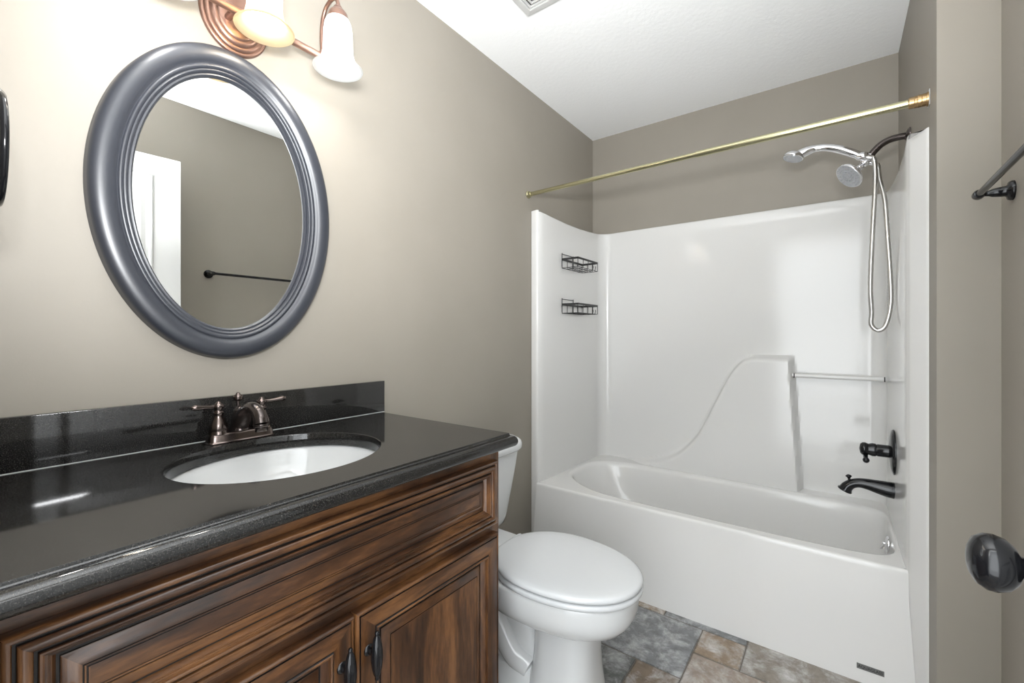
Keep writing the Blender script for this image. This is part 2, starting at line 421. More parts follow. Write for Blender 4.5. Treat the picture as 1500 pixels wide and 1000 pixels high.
rings = [[Vector((*rect_pt(a, 0.003, 0.578, CY0, CY1 - 0.012), ZT)) for a in angs],
         [ov(a, 0.0025, ZT) for a in angs], [ov(a, 0.0008, ZT - 0.0007) for a in angs], [ov(a, 0, ZT - 0.0025) for a in angs],
         [ov(a, 0, ZT - 0.033) for a in angs], [ov(a, 0.02, ZT - 0.0345) for a in angs],
         [Vector((*rect_pt(a, 0.003, 0.578, CY0, CY1 - 0.012), ZT - 0.035)) for a in angs]]
loft(bm, rings, True, False, False)
# moulded edge running round the front and the right end
EP = [(0, 0), (0.0006, -0.001), (0.0012, -0.0040), (0.003, -0.0055), (0.006, -0.006), (0.010, -0.0065), (0.015, -0.0085), (0.0195, -0.0125), (0.0220, -0.018), (0.0222, -0.024), (0.020, -0.030), (0.016, -0.034), (0.012, -0.035), (0.0, -0.035)]
rows = []
for e, h in EP:
    k = e / 0.0222 * 0.012
    rows.append([Vector((0.003, CY1 - 0.012 + k, ZT + h)), Vector((0.578 + e, CY1 - 0.012 + k, ZT + h)), Vector((0.578 + e, CY0, ZT + h))])
loft(bm, rows, False, False, False)
bmesh.ops.remove_doubles(bm, verts=bm.verts, dist=0.00005)
obj('slab', bm, M['granite'], ct, smooth=30, flat=True)
bm = BM(); box(bm, 0.002, 0.021, CY0, CY1 + 0.002, ZT, 0.993, bev=0.0012, seg=2)
obj('backsplash', bm, M['granite'], ct, smooth=30)
bm = BM(); tube(bm, [(0.0215, CY0, ZT + 0.0005), (0.0215, CY1, ZT + 0.0005)], 0.0011, 6)
obj('caulk_bead', bm, M['caulk'], ct)

# sink bowl
sk = thing('sink', 'white oval undermount sink set into the black granite countertop', 'sink', (SX, SY, 0.70))
bm = BM(); rings = []
for s, z in ((0.028, -0.036), (0.0075, -0.036), (0.004, -0.038), (0.000, -0.050), (-0.008, -0.075), (-0.022, -0.105), (-0.045, -0.130), (-0.08, -0.150), (-0.12, -0.160), (-0.16, -0.164), (-0.172, -0.166)):
    k = max(0.02, (SB + s)); rings.append([Vector((SX + max(0.02, SA + s)*math.cos(2*PI*i/72), SY + k*math.sin(2*PI*i/72), ZT + z)) for i in range(72)])
loft(bm, rings, True, False, False)
r2 = []
for s, z in ((0.028, -0.036), (0.020, -0.050), (0.012, -0.085), (-0.01, -0.120), (-0.045, -0.150), (-0.10, -0.172), (-0.172, -0.180)):
    r2.append([Vector((SX + (SA + s)*math.cos(2*PI*i/72), SY + (SB + s)*math.sin(2*PI*i/72), ZT + z)) for i in range(72)])
loft(bm, r2, True, False, True)
obj('basin', bm, M['ceramic'], sk, smooth=60)
bm = BM(); lathe(bm, [(0.024, 0), (0.024, 0.002), (0.021, 0.0035), (0.018, 0.0025), (0.017, 0.004), (0.010, 0.006), (0.001, 0.0065)], (SX, SY, ZT - 0.167), (0, 0, 1), 28)
obj('drain', bm, M['bronze_blk'], sk)

# faucet
fa = thing('faucet', 'antique bronze two handle faucet at the back of the sink', 'faucet', (0.062, 0.495, ZT))
FX, FYc = 0.060, 0.4965
def srect(cx, cy, a, b, n, z): return sup(cx, cy, a, b, n, z, 48)
bm = BM()
loft(bm, [srect(FX, FYc, a, b, 5, ZT + z) for a, b, z in ((0.027, 0.078, 0.0002), (0.0275, 0.0785, 0.002), (0.0255, 0.0765, 0.004), (0.0245, 0.0755, 0.006), (0.0235, 0.0745, 0.016), (0.022, 0.073, 0.019), (0.0215, 0.0725, 0.021), (0.019, 0.070, 0.0235))])
obj('base_plate', bm, M['bronze'], fa, smooth=50)
for s in (-1, 1):
    hb = BM(); hy_ = FYc + s*0.051
    lathe(hb, [(0.0225, 0.022), (0.022, 0.026), (0.0205, 0.028), (0.0205, 0.032), (0.021, 0.036), (0.0195, 0.044), (0.016, 0.052), (0.0125, 0.060), (0.0105, 0.066), (0.0100, 0.070), (0.0125, 0.072), (0.0128, 0.075), (0.0105, 0.077), (0.0095, 0.080), (0.0100, 0.084), (0.0125, 0.087), (0.0130, 0.091), (0.011, 0.0945), (0.007, 0.096), (0.006, 0.099), (0.0035, 0.102), (0.0005, 0.103)], (FX, hy_, ZT), (0, 0, 1), 32)
    z = ZT + 0.090
    tube(hb, [(FX, hy_ + s*0.008, z), (FX + .002, hy_ + s*0.020, z), (FX + .004, hy_ + s*0.030, z + .001), (FX + .006, hy_ + s*0.042, z + .002), (FX + .007, hy_ + s*0.050, z + .003), (FX + .0075, hy_ + s*0.054, z + .003), (FX + .008, hy_ + s*0.056, z + .003), (FX + .0083, hy_ + s*0.059, z + .003), (FX + .0085, hy_ + s*0.061, z + .003)],
         [0.0055, 0.0045, 0.0048, 0.0060, 0.0072, 0.0072, 0.0045, 0.0050, 0.001], 16)
    obj('handle', hb, M['bronze'], fa, smooth=60)
bm = BM()
lathe(bm, [(0.022, 0.022), (0.022, 0.028), (0.0205, 0.030), (0.0205, 0.045), (0.019, 0.06), (0.016, 0.074), (0.011, 0.082), (0.001, 0.086)], (FX - 0.003, FYc, ZT), (0, 0, 1), 32)
tube(bm, [(FX + .002, FYc, ZT + .040), (FX + .020, FYc, ZT + .062), (FX + .045, FYc, ZT + .080), (FX + .072, FYc, ZT + .086), (FX + .094, FYc, ZT + .080), (FX + .108, FYc, ZT + .066), (FX + .113, FYc, ZT + .052)],
     [0.0210, 0.0195, 0.0165, 0.0145, 0.0142, 0.0150, 0.0162], 28, smooth_n=6)
lathe(bm, [(0.0168, 0), (0.0172, -0.003), (0.0168, -0.006), (0.0145, -0.007), (0.0140, -0.016), (0.0125, -0.018), (0.011, -0.0175)], (FX + .1135, FYc, ZT + .051), (-0.12, 0, 1), 28)
obj('spout', bm, M['bronze_blk'], fa, smooth=60)
bm = BM(); lathe(bm, [(0.0035, 0.075), (0.0035, 0.096), (0.010, 0.099), (0.0115, 0.102), (0.0105, 0.104), (0.012, 0.107), (0.010, 0.111), (0.0055, 0.1135), (0.0045, 0.117), (0.0005, 0.119)], (FX - 0.016, FYc, ZT), (0, 0, 1), 24)
obj('lift_rod_knob', bm, M['bronze'], fa, smooth=60)

# ------------------------------------------------------------------ oval mirror
mr = thing('oval_mirror', 'oval wall mirror in a charcoal moulded frame above the sink', 'mirror', (0.0, 0.4886, 1.494))
MA, MB, MY, MZ = 0.2765, 0.401, 0.4886, 1.494
MP = [(-0.002, 0.001), (0, 0.018), (0.001, 0.024), (0.004, 0.029), (0.010, 0.0335), (0.018, 0.036), (0.027, 0.0365), (0.036, 0.035), (0.043, 0.0315), (0.0475, 0.0265), (0.049, 0.0265), (0.051, 0.029), (0.0545, 0.030), (0.058, 0.0285), (0.0605, 0.0245), (0.062, 0.0245), (0.064, 0.0255), (0.0665, 0.024), (0.069, 0.019), (0.0705, 0.019), (0.073, 0.0195), (0.0755, 0.017), (0.0775, 0.012), (0.0775, 0.006)]
bm = BM()
loft(bm, [[Vector((x, MY + (MA - t)*math.cos(2*PI*i/144), MZ + (MB - t)*math.sin(2*PI*i/144))) for i in range(144)] for t, x in MP], True, False, False)
obj('frame', bm, M['frame'], mr, smooth=50)
bm = BM()
loft(bm, [[Vector((x, MY + (MA - 0.074)*math.cos(2*PI*i/96), MZ + (MB - 0.074)*math.sin(2*PI*i/96))) for i in range(96)] for x in (0.006, 0.0102)])
obj('mirror_glass', bm, M['mirror'], mr, smooth=30)

# ------------------------------------------------------------------ vanity light
vl = thing('vanity_light', 'three light copper bronze fixture with frosted bell shades above the mirror', 'wall light', (0, 0.515, 1.98))
bm = BM()
loft(bm, [[Vector((x, 0.505 + (0.084 - t)*math.cos(2*PI*i/72), 2.000 + (0.099 - t)*math.sin(2*PI*i/72))) for i in range(72)] for t, x in
     ((0, 0.001), (0, 0.006), (0.002, 0.009), (0.006, 0.0105), (0.009, 0.0095), (0.010, 0.0125), (0.013, 0.0155), (0.017, 0.0165), (0.020, 0.0155), (0.022, 0.019), (0.026, 0.0225), (0.030, 0.0235), (0.034, 0.0225), (0.036, 0.025), (0.040, 0.027), (0.06, 0.0275))], True, True, True)
obj('backplate', bm, M['copper'], vl, smooth=50)
bm = BM(); tube(bm, [(0.02, 0.53, 1.978), (0.070, 0.53, 1.978)], 0.009, 16); tube(bm, [(0.02, 0.48, 1.978), (0.070, 0.48, 1.978)], 0.009, 16)
lathe(bm, [(0.004, 0), (0.010, 0.002), (0.010, 0.450 - 0.002), (0.004, 0.450)], (0.070, 0.290, 1.978), (0, 1, 0), 20)
obj('crossbar', bm, M['copper'], vl, smooth=50)
LX = 0.152
for i, ly in enumerate((0.315, 0.515, 0.715)):
    warm = (i == 1)
    bm = BM(); x0 = 0.070; xm = (x0 + LX)/2
    pts = [(x0, ly, 1.978), (x0 - .004, ly, 2.03), (x0 + .000, ly, 2.080), (x0 + .018, ly, 2.114), (xm + .006, ly, 2.126), (LX - .014, ly, 2.121), (LX, ly, 2.102), (LX, ly, 2.084)]
    tube(bm, pts, 0.0055, 14, smooth_n=6); lathe(bm, [(0.013, -0.011), (0.0135, 0), (0.013, 0.011), (0.008, 0.014)], (x0, ly, 1.978), (0, 0, 1), 20)
    obj('arm', bm, M['copper'], vl, smooth=60)
    bm = BM(); lathe(bm, [(0.004, 0.012), (0.010, 0.010), (0.013, 0.004), (0.014, 0.0), (0.020, -0.004), (0.0255, -0.012), (0.028, -0.024), (0.0285, -0.032), (0.027, -0.034), (0.020, -0.03)], (LX, ly, 2.082), (0, 0, 1), 32)
    obj('socket_cup', bm, M['copper'], vl, smooth=60)
    bm = BM()
    po = [(0.0235, 2.057), (0.031, 2.052), (0.0360, 2.040), (0.0385, 2.022), (0.0395, 2.000), (0.0395, 1.978), (0.0405, 1.960), (0.0440, 1.943), (0.0510, 1.930), (0.0590, 1.921), (0.0655, 1.916), (0.0675, 1.914)]
    pi_ = [(r - 0.003, z - 0.001) for r, z in po[::-1]]
    lathe(bm, [(r, z) for r, z in po] + pi_[:-1] + [(0.0205, 2.056)], (LX, ly, 0), (0, 0, 1), 48, caps=False)
    sh = obj('lamp_shade', bm, M['shade_amber'] if warm else M['shade_white'], vl, smooth=60)
    sh['label'] = 'lit cream glass bell shade' if warm else 'lit white glass bell shade'
    bm = BM(); lathe(bm, [(0.012, 0.052), (0.0135, 0.045), (0.017, 0.034), (0.024, 0.020), (0.0285, 0.006), (0.0295, -0.004), (0.027, -0.015), (0.020, -0.0245), (0.010, -0.029), (0.0008, -0.030)], (LX, ly, 1.953), (0, 0, 1), 24)
    obj('bulb', bm, M['bulb_warm'] if warm else M['bulb_cool'], sh, smooth=80)

# ------------------------------------------------------------------ towel ring (near wall) and towel bar (right wall)
tr = thing('towel_ring', 'black towel ring on the wall at the left edge beside the mirror', 'towel ring', (0.30, 0.0, 1.50))
bm = BM(); TRX, TRY, TRZ = 0.315, 0.066, 1.500
lathe(bm, [(0.026, 0), (0.026, 0.004), (0.023, 0.008), (0.015, 0.011), (0.010, 0.016), (0.0075, 0.03), (0.0075, 0.046), (0.0095, 0.054)], (TRX, 0.0, TRZ), (0, 1, 0), 28)
ball(bm, (TRX, TRY, TRZ), 0.0125); obj('mount', bm, M['black'], tr, smooth=60)
bm = BM(); rr = 0.078
tube(bm, [(TRX + rr*math.sin(2*PI*i/60), TRY + 0.004, TRZ - rr + rr*math.cos(2*PI*i/60)) for i in range(60)], 0.0045, 12, closed=True)
obj('ring', bm, M['black'], tr, smooth=60)
tb = thing('towel_bar', 'black towel bar mounted on the right wall between door and tub', 'towel bar', (XR, 1.30, 1.505))
bm = BM(); lathe(bm, [(0.0075, 0), (0.0075, 0.606)], (XR - 0.060, 0.997, 1.508), (0, 1, 0), 20); obj('bar', bm, M['black'], tb)
for y in (1.0, 1.60):
    bm = BM()
    lathe(bm, [(0.024, 0.0005), (0.024, 0.004), (0.022, 0.009), (0.0145, 0.011), (0.0125, 0.015), (0.0120, 0.024), (0.0100, 0.036), (0.0072, 0.042), (0.0062, 0.048), (0.0065, 0.052)], (XR, y, 1.508), (-1, 0, 0), 28)
    lathe(bm, [(0.004, -0.013), (0.010, -0.012), (0.0118, -0.007), (0.0118, 0.007), (0.010, 0.012), (0.004, 0.013)], (XR - 0.060, y, 1.508), (0, 1, 0), 24)
    obj('post', bm, M['black'], tb, smooth=60)

# ------------------------------------------------------------------ one-piece bathtub with surround
TF, RIM, TOP = 1.905, 0.390, 1.803
XLp, XRp, YBp = 0.078, 1.478, 2.625
bt = thing('bathtub', 'white one piece acrylic bathtub with high surround walls in the alcove', 'bathtub', (0.76, 2.27, 0))
# surround walls: a path around the alcove swept upward, with the moulded block in the long wall
path = [(0.0485, 1.925), (0.054, 1.935), (0.058, 1.96), (0.062, 2.05), (0.066, 2.2), (0.070, 2.35), (0.074, 2.48), (0.078, YBp - 0.075)]
for i in range(1, 11):
    a = PI/2 * i/10; path.append((0.078 + 0.07*(1 - math.cos(a)), YBp - 0.07 + 0.07*math.sin(a)))
nb = 170
for i in range(1, nb): path.append((0.148 + (1.418 - 0.148)*i/nb, YBp))
for i in range(0, 11):
    a = PI/2 * i/10; path.append((1.418 + 0.06*math.sin(a), YBp - 0.06 + 0.06*math.cos(a)))
path += [(1.478, 2.50), (1.478, 2.3), (1.478, 2.1), (1.479, 1.98), (1.480, 1.945), (1.482, 1.915), (1.485, 1.905)]
CUR = [(0.10, 0.385), (0.25, 0.393), (0.35, 0.408), (0.45, 0.432), (0.52, 0.462), (0.59, 0.514), (0.66, 0.600), (0.71, 0.695), (0.753, 0.790), (0.80, 0.890), (0.84, 0.965), (0.887, 1.022), (0.93, 1.043), (0.98, 1.050), (1.3, 1.050)]
_c = catmull([(a, b, 0) for a, b in CUR], 8); CUR = [(p.x, p.y) for p in _c]
def zc(x):
    if x <= CUR[0][0]: return CUR[0][1]
    for (a, za), (b, zb) in zip(CUR, CUR[1:]):
        if x <= b: return za + (zb - za) * (x - a) / (b - a)
    return CUR[-1][1]
def relief(x, z):
    s = (zc(x + .01) - zc(x - .01)) / .02
    d1 = (zc(x) - z) / math.sqrt(1 + s*s); d2 = (1.163 - 0.040 * (z - 0.39) / 0.66) - x
    return 0.072 * smoothstep((d1 + 0.004) / 0.030) * smoothstep((d2 + 0.004) / 0.026)
def dip(x, y):
    t = max(0.0, min(1.0, (y - 1.92)/(YBp - 1.92)))
    return (0.016*math.sin(PI*t) if x < 0.7 else 0.050*math.sin(PI*min(1, t**0.55))) if t < 1 else 0.0
zs = [RIM - 0.012 + 0.00 * i for i in range(1)] + [RIM + (1.10 - RIM) * i / 90 for i in range(91)] + [1.10 + (TOP - 0.010 - 1.10) * i / 12 for i in range(1, 13)]
rows = []
for z in zs: rows.append([Vector((x, y - (relief(x, z) if y > YBp - 1e-6 else 0), z - dip(x, y)*max(0, (z - 1.5)/(TOP - 1.5)))) for x, y in path])
def offs(d):
    out = []
    n = len(path)
    for i, (x, y) in enumerate(path):
        x0_, y0_ = path[max(i-1, 0)]; x1_, y1_ = path[min(i+1, n-1)]
        tx, ty = x1_ - x0_, y1_ - y0_; L = math.hypot(tx, ty) or 1
        out.append((min(max(x - ty/L*d, 0.001), XA - 0.001), min(y + tx/L*d, YF - 0.001)))
    return out
for d, z in ((0.0007, TOP - 0.006), (0.003, TOP - 0.002), (0.007, TOP), (0.012, TOP)): rows.append([Vector((x, y, z - dip(*path[i]))) for i, (x, y) in enumerate(offs(d))])
rows.append([Vector((x, y, TOP - 0.001 - dip(*path[i]))) for i, (x, y) in enumerate(offs(0.09))])
bm = BM(); loft(bm, rows, False, False, False)
# front flanges
def strip(pts, z0, z1, ztop=None):
    rws = []
    for z in [z0 + (z1 - z0)*i/30 for i in range(31)]: rws.append([Vector((x, y, z)) for x, y in pts])
    loft(bm, rws, False, False, False)
    capv = [Vector((x, y, z1)) for x, y in pts]
    back = [Vector((pts[-1][0], pts[-1][1] + 0.02, z1)), Vector((pts[0][0], pts[-1][1] + 0.02, z1))]
    bm.faces.new([bm.verts.new(p) for p in capv + back])
strip([(0.001, 1.93), (0.003, 1.925), (0.035, 1.917), (0.043, 1.918), (0.0475, 1.922), (0.0485, 1.925)], 0.0, TOP + 0.004)
strip([(1.485, 1.905), (1.4855, 1.899), (1.489, 1.890), (1.495, 1.878), (1.516, 1.833), (1.521, 1.824), (1.5235, 1.822), (1.5235, 1.83)], 0.0, TOP - 0.02)
# little foot where the right flange meets the floor
loft(bm, [[Vector((1.505, 1.855, 0.0)), Vector((1.5235, 1.745, 0.0)), Vector((1.5235, 1.86, 0.0))], [Vector((1.512, 1.845, 0.085)), Vector((1.5235, 1.818, 0.085)), Vector((1.5235, 1.86, 0.085))]])
obj('surround', bm, M['acrylic'], bt, smooth=45)

# tub basin: rim plus bowl
bm = BM(); N = 120
def op(L, Rr, F, B, n, z):
    cx, cy, a, b = (L+Rr)/2, (F+B)/2, (Rr-L)/2, (B-F)/2
    out = []
    for i in range(N):
        c_, s_ = math.cos(2*PI*i/N), math.sin(2*PI*i/N)
        k = 2.5 + (n - 2.5)*smoothstep((c_ + 1)/2) if s_ < 0 else 4.0 + (n - 4.0)*smoothstep((c_ + 1)/2)
        out.append(Vector((cx + a*sgnp(c_, 2/k), cy + b*sgnp(s_, 2/k), z)))
    return out
def rect_ring(x0, x1, y0, y1, z, ref):
    cx, cy = (x0+x1)/2, (y0+y1)/2; out = []
    for p in ref:
        dx, dy = (p.x - cx)/((x1-x0)/2), (p.y - cy)/((y1-y0)/2); k = max(abs(dx), abs(dy))
        out.append(Vector((cx + dx/k*(x1-x0)/2, cy + dy/k*(y1-y0)/2, z)))
    return out
o0 = op(0.082, 1.474, 1.950, 2.550, 7.0, RIM)
rings = [rect_ring(0.050, 1.4855, TF + 0.012, YBp + 0.01, RIM, o0), o0]
for s, z in ((0.0, 0), (0.010, -0.0015), (0.018, -0.006), (0.024, -0.014), (0.028, -0.025)):
    rings.append(op(0.082 + s, 1.474 - s*0.3, 1.950 + s, 2.550 - s, 7.0, RIM + z))
for i in range(1, 15):
    t = i/14; q = t; e = t**3.0
    rings.append(op(0.110 + 0.16*t + 0.06*e, 1.4656 - 0.035*t - 0.04*e, 1.978 + 0.045*t + 0.05*e, 2.522 - 0.035*t - 0.05*e, 6.0, RIM - 0.025 - (0.285)*(1 - (1-t)**1.35)))
loft(bm, rings[:1] + rings[1:], True, False, True)
obj('tub_basin', bm, M['acrylic'], bt, smooth=60)
# apron: slightly flared skirt with a rolled top edge
bm = BM(); rws = []
AP = [(TF + 0.012, RIM), (TF + 0.006, RIM - 0.0008), (TF + 0.002, RIM - 0.004), (TF, RIM - 0.010), (TF - 0.0005, RIM - 0.018)] + [(TF - 0.0005 - 0.041*(i/12)**1.0, RIM - 0.018 - (RIM - 0.018)*i/12) for i in range(1, 13)]
nx = 40
for y, z in AP:
    xe = 1.4855 + max(0.0, (1.896 - y))*0.48
    rws.append([Vector((0.048, 1.927, z))] + [Vector((0.048 + (xe - 0.048)*i/nx, y, z)) for i in range(nx + 1)])
loft(bm, rws, False, False, False)
obj('apron', bm, M['acrylic'], bt, smooth=60)
bm = BM(); lathe(bm, [(0.0105, 0), (0.0105, 1.478 - 1.120)], (1.120, 2.585, 0.955), (1, 0, 0), 20)
o = obj('rail', bm, M['acrylic'], bt); o['label'] = 'white moulded towel rail'
for x in (1.1285, 1.4705):
    bm = BM(); box(bm, x - 0.002, x + 0.002, 2.5715, 2.577, 0.944, 0.966, bev=0.0008, seg=1); obj('rail_end_slot', bm, M['dark'], bt)
bm = BM(); OV = (1.459, 2.25, 0.335)
lathe(bm, [(0.033, 0), (0.033, 0.003), (0.030, 0.007), (0.014, 0.010), (0.001, 0.011)], OV, (-1, 0, 0.08), 28); ball(bm, (OV[0] - 0.012, OV[1], OV[2] + 0.004), 0.007, seg=12)
lathe(bm, [(0.003, 0), (0.0035, 0.022), (0.001, 0.024)], (OV[0] - 0.010, OV[1], OV[2]), (-0.6, 0, -1), 12)
obj('overflow_plate', bm, M['chrome'], bt, smooth=50)
bm = BM(); lathe(bm, [(0.034, 0), (0.034, 0.002), (0.026, 0.004), (0.022, 0.002), (0.001, 0.002)], (1.28, 2.25, 0.0805), (0, 0, 1), 28); obj('drain', bm, M['chrome'], bt)
# badge on the apron
def ay(z): return TF - 0.0005 - 0.041*(1 - z/(RIM - 0.018))
bx0, bx1, bz0, bz1 = 1.352, 1.423, 0.0415, 0.0585
tilt = math.atan2(0.041, RIM - 0.018)
bm = BM(); box(bm, bx0, bx1, -0.0012, 0.0004, -0.0085, 0.0085, bev=0.0004, seg=1)
Mb = Matrix.Translation((0, ay(0.05), 0.05)) @ Matrix.Rotation(-tilt, 4, 'X')
bmesh.ops.transform(bm, matrix=Mb, verts=bm.verts)
bd = obj('badge', bm, M['greybadge'], bt); bd['label'] = 'small grey maker badge with black lettering'
cu = bpy.data.curves.new('badge_lettering', 'FONT'); cu.body = 'AQUAGLASS'; cu.size = 0.0125; cu.extrude = 0.0002; cu.align_x = 'CENTER'; cu.align_y = 'CENTER'; cu.offset = 0.0002
tmp = bpy.data.objects.new('tmp', cu); C.objects.link(tmp); dg = bpy.context.evaluated_depsgraph_get(); dg.update()
me = bpy.data.meshes.new_from_object(tmp.evaluated_get(dg)); bpy.data.objects.remove(tmp)
wdt = max(v.co.x for v in me.vertices) - min(v.co.x for v in me.vertices)
me.transform(Matrix.Scale(0.064/wdt, 4, (1, 0, 0)))
me.transform(Matrix.Translation(((bx0+bx1)/2, ay(0.05), 0.05)) @ Matrix.Rotation(-tilt, 4, 'X') @ Matrix.Translation((0, -0.0014, 0)) @ Matrix.Rotation(R(90), 4, 'X'))
me.materials.clear(); me.materials.append(M['blackprint'])
lt = bpy.data.objects.new('badge_lettering', me); C.objects.link(lt); lt.parent = bd

# tub valve and spout
VY, VZ, PX = 2.25, 0.700, 1.4775
tv = thing('shower_valve', 'round black shower valve with lever on the end wall of the tub', 'shower valve', (PX, VY, VZ))
bm = BM(); lathe(bm, [(0.086, 0.0), (0.086, 0.004), (0.083, 0.007), (0.078, 0.0065), (0.076, 0.009), (0.060, 0.013), (0.034, 0.016), (0.028, 0.017)], (PX, VY, VZ), (-1, 0, 0), 56); obj('escutcheon', bm, M['black'], tv, smooth=40)
bm = BM(); lathe(bm, [(0.024, 0.014), (0.024, 0.050), (0.0225, 0.052), (0.0225, 0.054), (0.025, 0.056), (0.026, 0.066), (0.022, 0.078), (0.023, 0.082), (0.026, 0.088), (0.025, 0.097), (0.018, 0.104), (0.001, 0.107)], (PX, VY, VZ), (-1, 0, 0), 36)
obj('stem', bm, M['black'], tv, smooth=40)
bm = BM(); tube(bm, [(PX - 0.086, VY, VZ - 0.010), (PX - 0.088, VY - 0.020, VZ - 0.022), (PX - 0.088, VY - 0.045, VZ - 0.028), (PX - 0.088, VY - 0.062, VZ - 0.030)], [0.009, 0.008, 0.0075, 0.006], 16, smooth_n=4)
ball(bm, (PX - 0.088, VY - 0.066, VZ - 0.030), 0.011); obj('lever', bm, M['black'], tv, smooth=60)
ts = thing('tub_spout', 'black curved tub spout with diverter knob below the shower valve', 'tub spout', (PX, VY, 0.545))
bm = BM()
tube(bm, [(PX, VY, 0.551), (PX - .020, VY, 0.552), (PX - .050, VY, 0.556), (PX - .080, VY, 0.560), (PX - .108, VY, 0.560), (PX - .130, VY, 0.552), (PX - .145, VY, 0.538), (PX - .152, VY, 0.524)], [0.031, 0.030, 0.026, 0.0215, 0.0185, 0.018, 0.020, 0.0225], 32, smooth_n=5)
lathe(bm, [(0.0245, 0), (0.0255, 0.002), (0.0245, 0.005), (0.020, 0.006)], (PX - .152, VY, 0.526), (-0.45, 0, -1), 32)
obj('spout_body', bm, M['black'], ts, smooth=50)
bm = BM(); lathe(bm, [(0.006, 0), (0.005, 0.010), (0.0045, 0.015), (0.007, 0.019), (0.011, 0.023), (0.0105, 0.025), (0.006, 0.029), (0.001, 0.031)], (PX - .137, VY, 0.558), (-0.15, 0, 1), 24); obj('diverter_knob', bm, M['black'], ts, smooth=50)

# ------------------------------------------------------------------ shower head set
sh = thing('overhead_shower', 'chrome shower head on a black bent arm high on the end wall', 'shower head', (XA, 2.25, 1.92))
SYY = 2.25
bm = BM(); lathe(bm, [(0.030, 0.001), (0.030, 0.004), (0.026, 0.009), (0.014, 0.013), (0.012, 0.016)], (XA, SYY, 1.915), (-1, 0, 0), 32)
tube(bm, [(XA, SYY, 1.915), (XA - .03, SYY, 1.917), (XA - .060, SYY, 1.914), (XA - .085, SYY, 1.902), (XA - .104, SYY, 1.884), (XA - .118, SYY, 1.866)], 0.0125, 18, smooth_n=6)
o = obj('shower_arm', bm, M['bronze_blk'], sh, smooth=60); o['label'] = 'dark bronze bent shower arm'
bm = BM(); A = Vector((XA - .116, SYY, 1.869)); dv = Vector((-0.62, 0, -0.78))
lathe(bm, [(0.012, 0), (0.0145, 0.002), (0.0145, 0.014), (0.012, 0.017), (0.017, 0.020), (0.018, 0.036), (0.014, 0.042)], A, dv, 28)
# holder for the hand shower and side outlet for the hose
lathe(bm, [(0.011, -0.010), (0.0155, -0.006), (0.0165, 0.004), (0.015, 0.022), (0.012, 0.026)], A + dv*0.028 + Vector((-0.004, -0.022, 0.014)), (-0.92, 0, 0.22), 24)
tube(bm, [A + dv*0.028, A + dv*0.028 + Vector((0, -0.024, 0.010))], 0.010, 14)
tube(bm, [A + dv*0.026, A + dv*0.026 + Vector((0.030, 0.006, -0.018))], [0.010, 0.009], 16)
obj('diverter_body', bm, M['chrome'], sh, smooth=50)
bm = BM(); B = A + dv*0.050
ball(bm, B + dv*0.002, 0.012, seg=16)
hd = Vector((-0.66, -0.42, -0.62)).normalized()
lathe(bm, [(0.010, 0.0), (0.012, 0.010), (0.010, 0.014), (0.013, 0.020), (0.027, 0.032), (0.044, 0.046), (0.0525, 0.054), (0.0540, 0.059), (0.052, 0.063)], B, hd, 40)
obj('head_body', bm, M['chrome'], sh, smooth=50)
bm = BM(); F0 = B + hd*0.062; a_, u_, w_ = basis(hd)
lathe(bm, [(0.0515, 0), (0.050, 0.002), (0.026, 0.0035), (0.024, 0.002), (0.014, 0.002), (0.012, 0.004), (0.001, 0.0045)], F0, hd, 40)
for rr_, cnt in ((0.044, 24), (0.034, 18), (0.019, 10), (0.008, 6)):
    for i in range(cnt):
        a = 2*PI*i/cnt; p = F0 + u_*(rr_*math.cos(a)) + w_*(rr_*math.sin(a)) + hd*0.002; lathe(bm, [(0.0022, 0), (0.0016, 0.004), (0.0005, 0.0045)], p, hd, 8)
o = obj('spray_face', bm, mat('grey_spray_nozzles', (0.45, 0.46, 0.48), 0.3, 0.6), sh, smooth=40)

hs = thing('hand_shower', 'chrome hand shower with steel hose resting in the holder beside the fixed head', 'hand shower', (1.38, 2.22, 1.86))
HC = A + dv*0.028 + Vector((-0.004, -0.022, 0.014))
bm = BM()
hp = [HC + Vector((0.022, 0, -0.012)), HC + Vector((-0.010, 0, 0.003)), HC + Vector((-0.045, 0, 0.026)), HC + Vector((-0.085, 0, 0.050)), HC + Vector((-0.125, 0, 0.066)), HC + Vector((-0.160, 0, 0.071)), HC + Vector((-0.190, 0, 0.067)), HC + Vector((-0.222, 0, 0.057))]
tube(bm, hp, [0.011, 0.0135, 0.0155, 0.0155, 0.0140, 0.0145, 0.019, 0.020], 20, smooth_n=5)
obj('handle', bm, M['chrome'], hs, smooth=60)
hn = Vector((-0.28, -0.10, -0.95)).normalized(); HH = HC + Vector((-0.232, -0.002, 0.072))
bm = BM(); lathe(bm, [(0.001, -0.001), (0.016, 0.000), (0.028, 0.004), (0.036, 0.012), (0.0395, 0.021), (0.0395, 0.025), (0.037, 0.028)], HH, hn, 36)
obj('head', bm, M['chrome'], hs, smooth=60)
bm = BM(); a_, u_, w_ = basis(hn); lathe(bm, [(0.0365, 0.027), (0.035, 0.030), (0.010, 0.031), (0.001, 0.033)], HH, hn, 32)
for i in range(16):
    a = 2*PI*i/16; lathe(bm, [(0.002, 0), (0.0012, 0.004)], HH + u_*(0.027*math.cos(a)) + w_*(0.027*math.sin(a)) + hn*0.029, hn, 8)
obj('spray_face', bm, bpy.data.materials['grey_spray_nozzles'], hs, smooth=40)
bm = BM(); h0 = HC + Vector((0.026, 0, -0.014)); h1 = A + dv*0.026 + Vector((0.034, 0.008, -0.022))
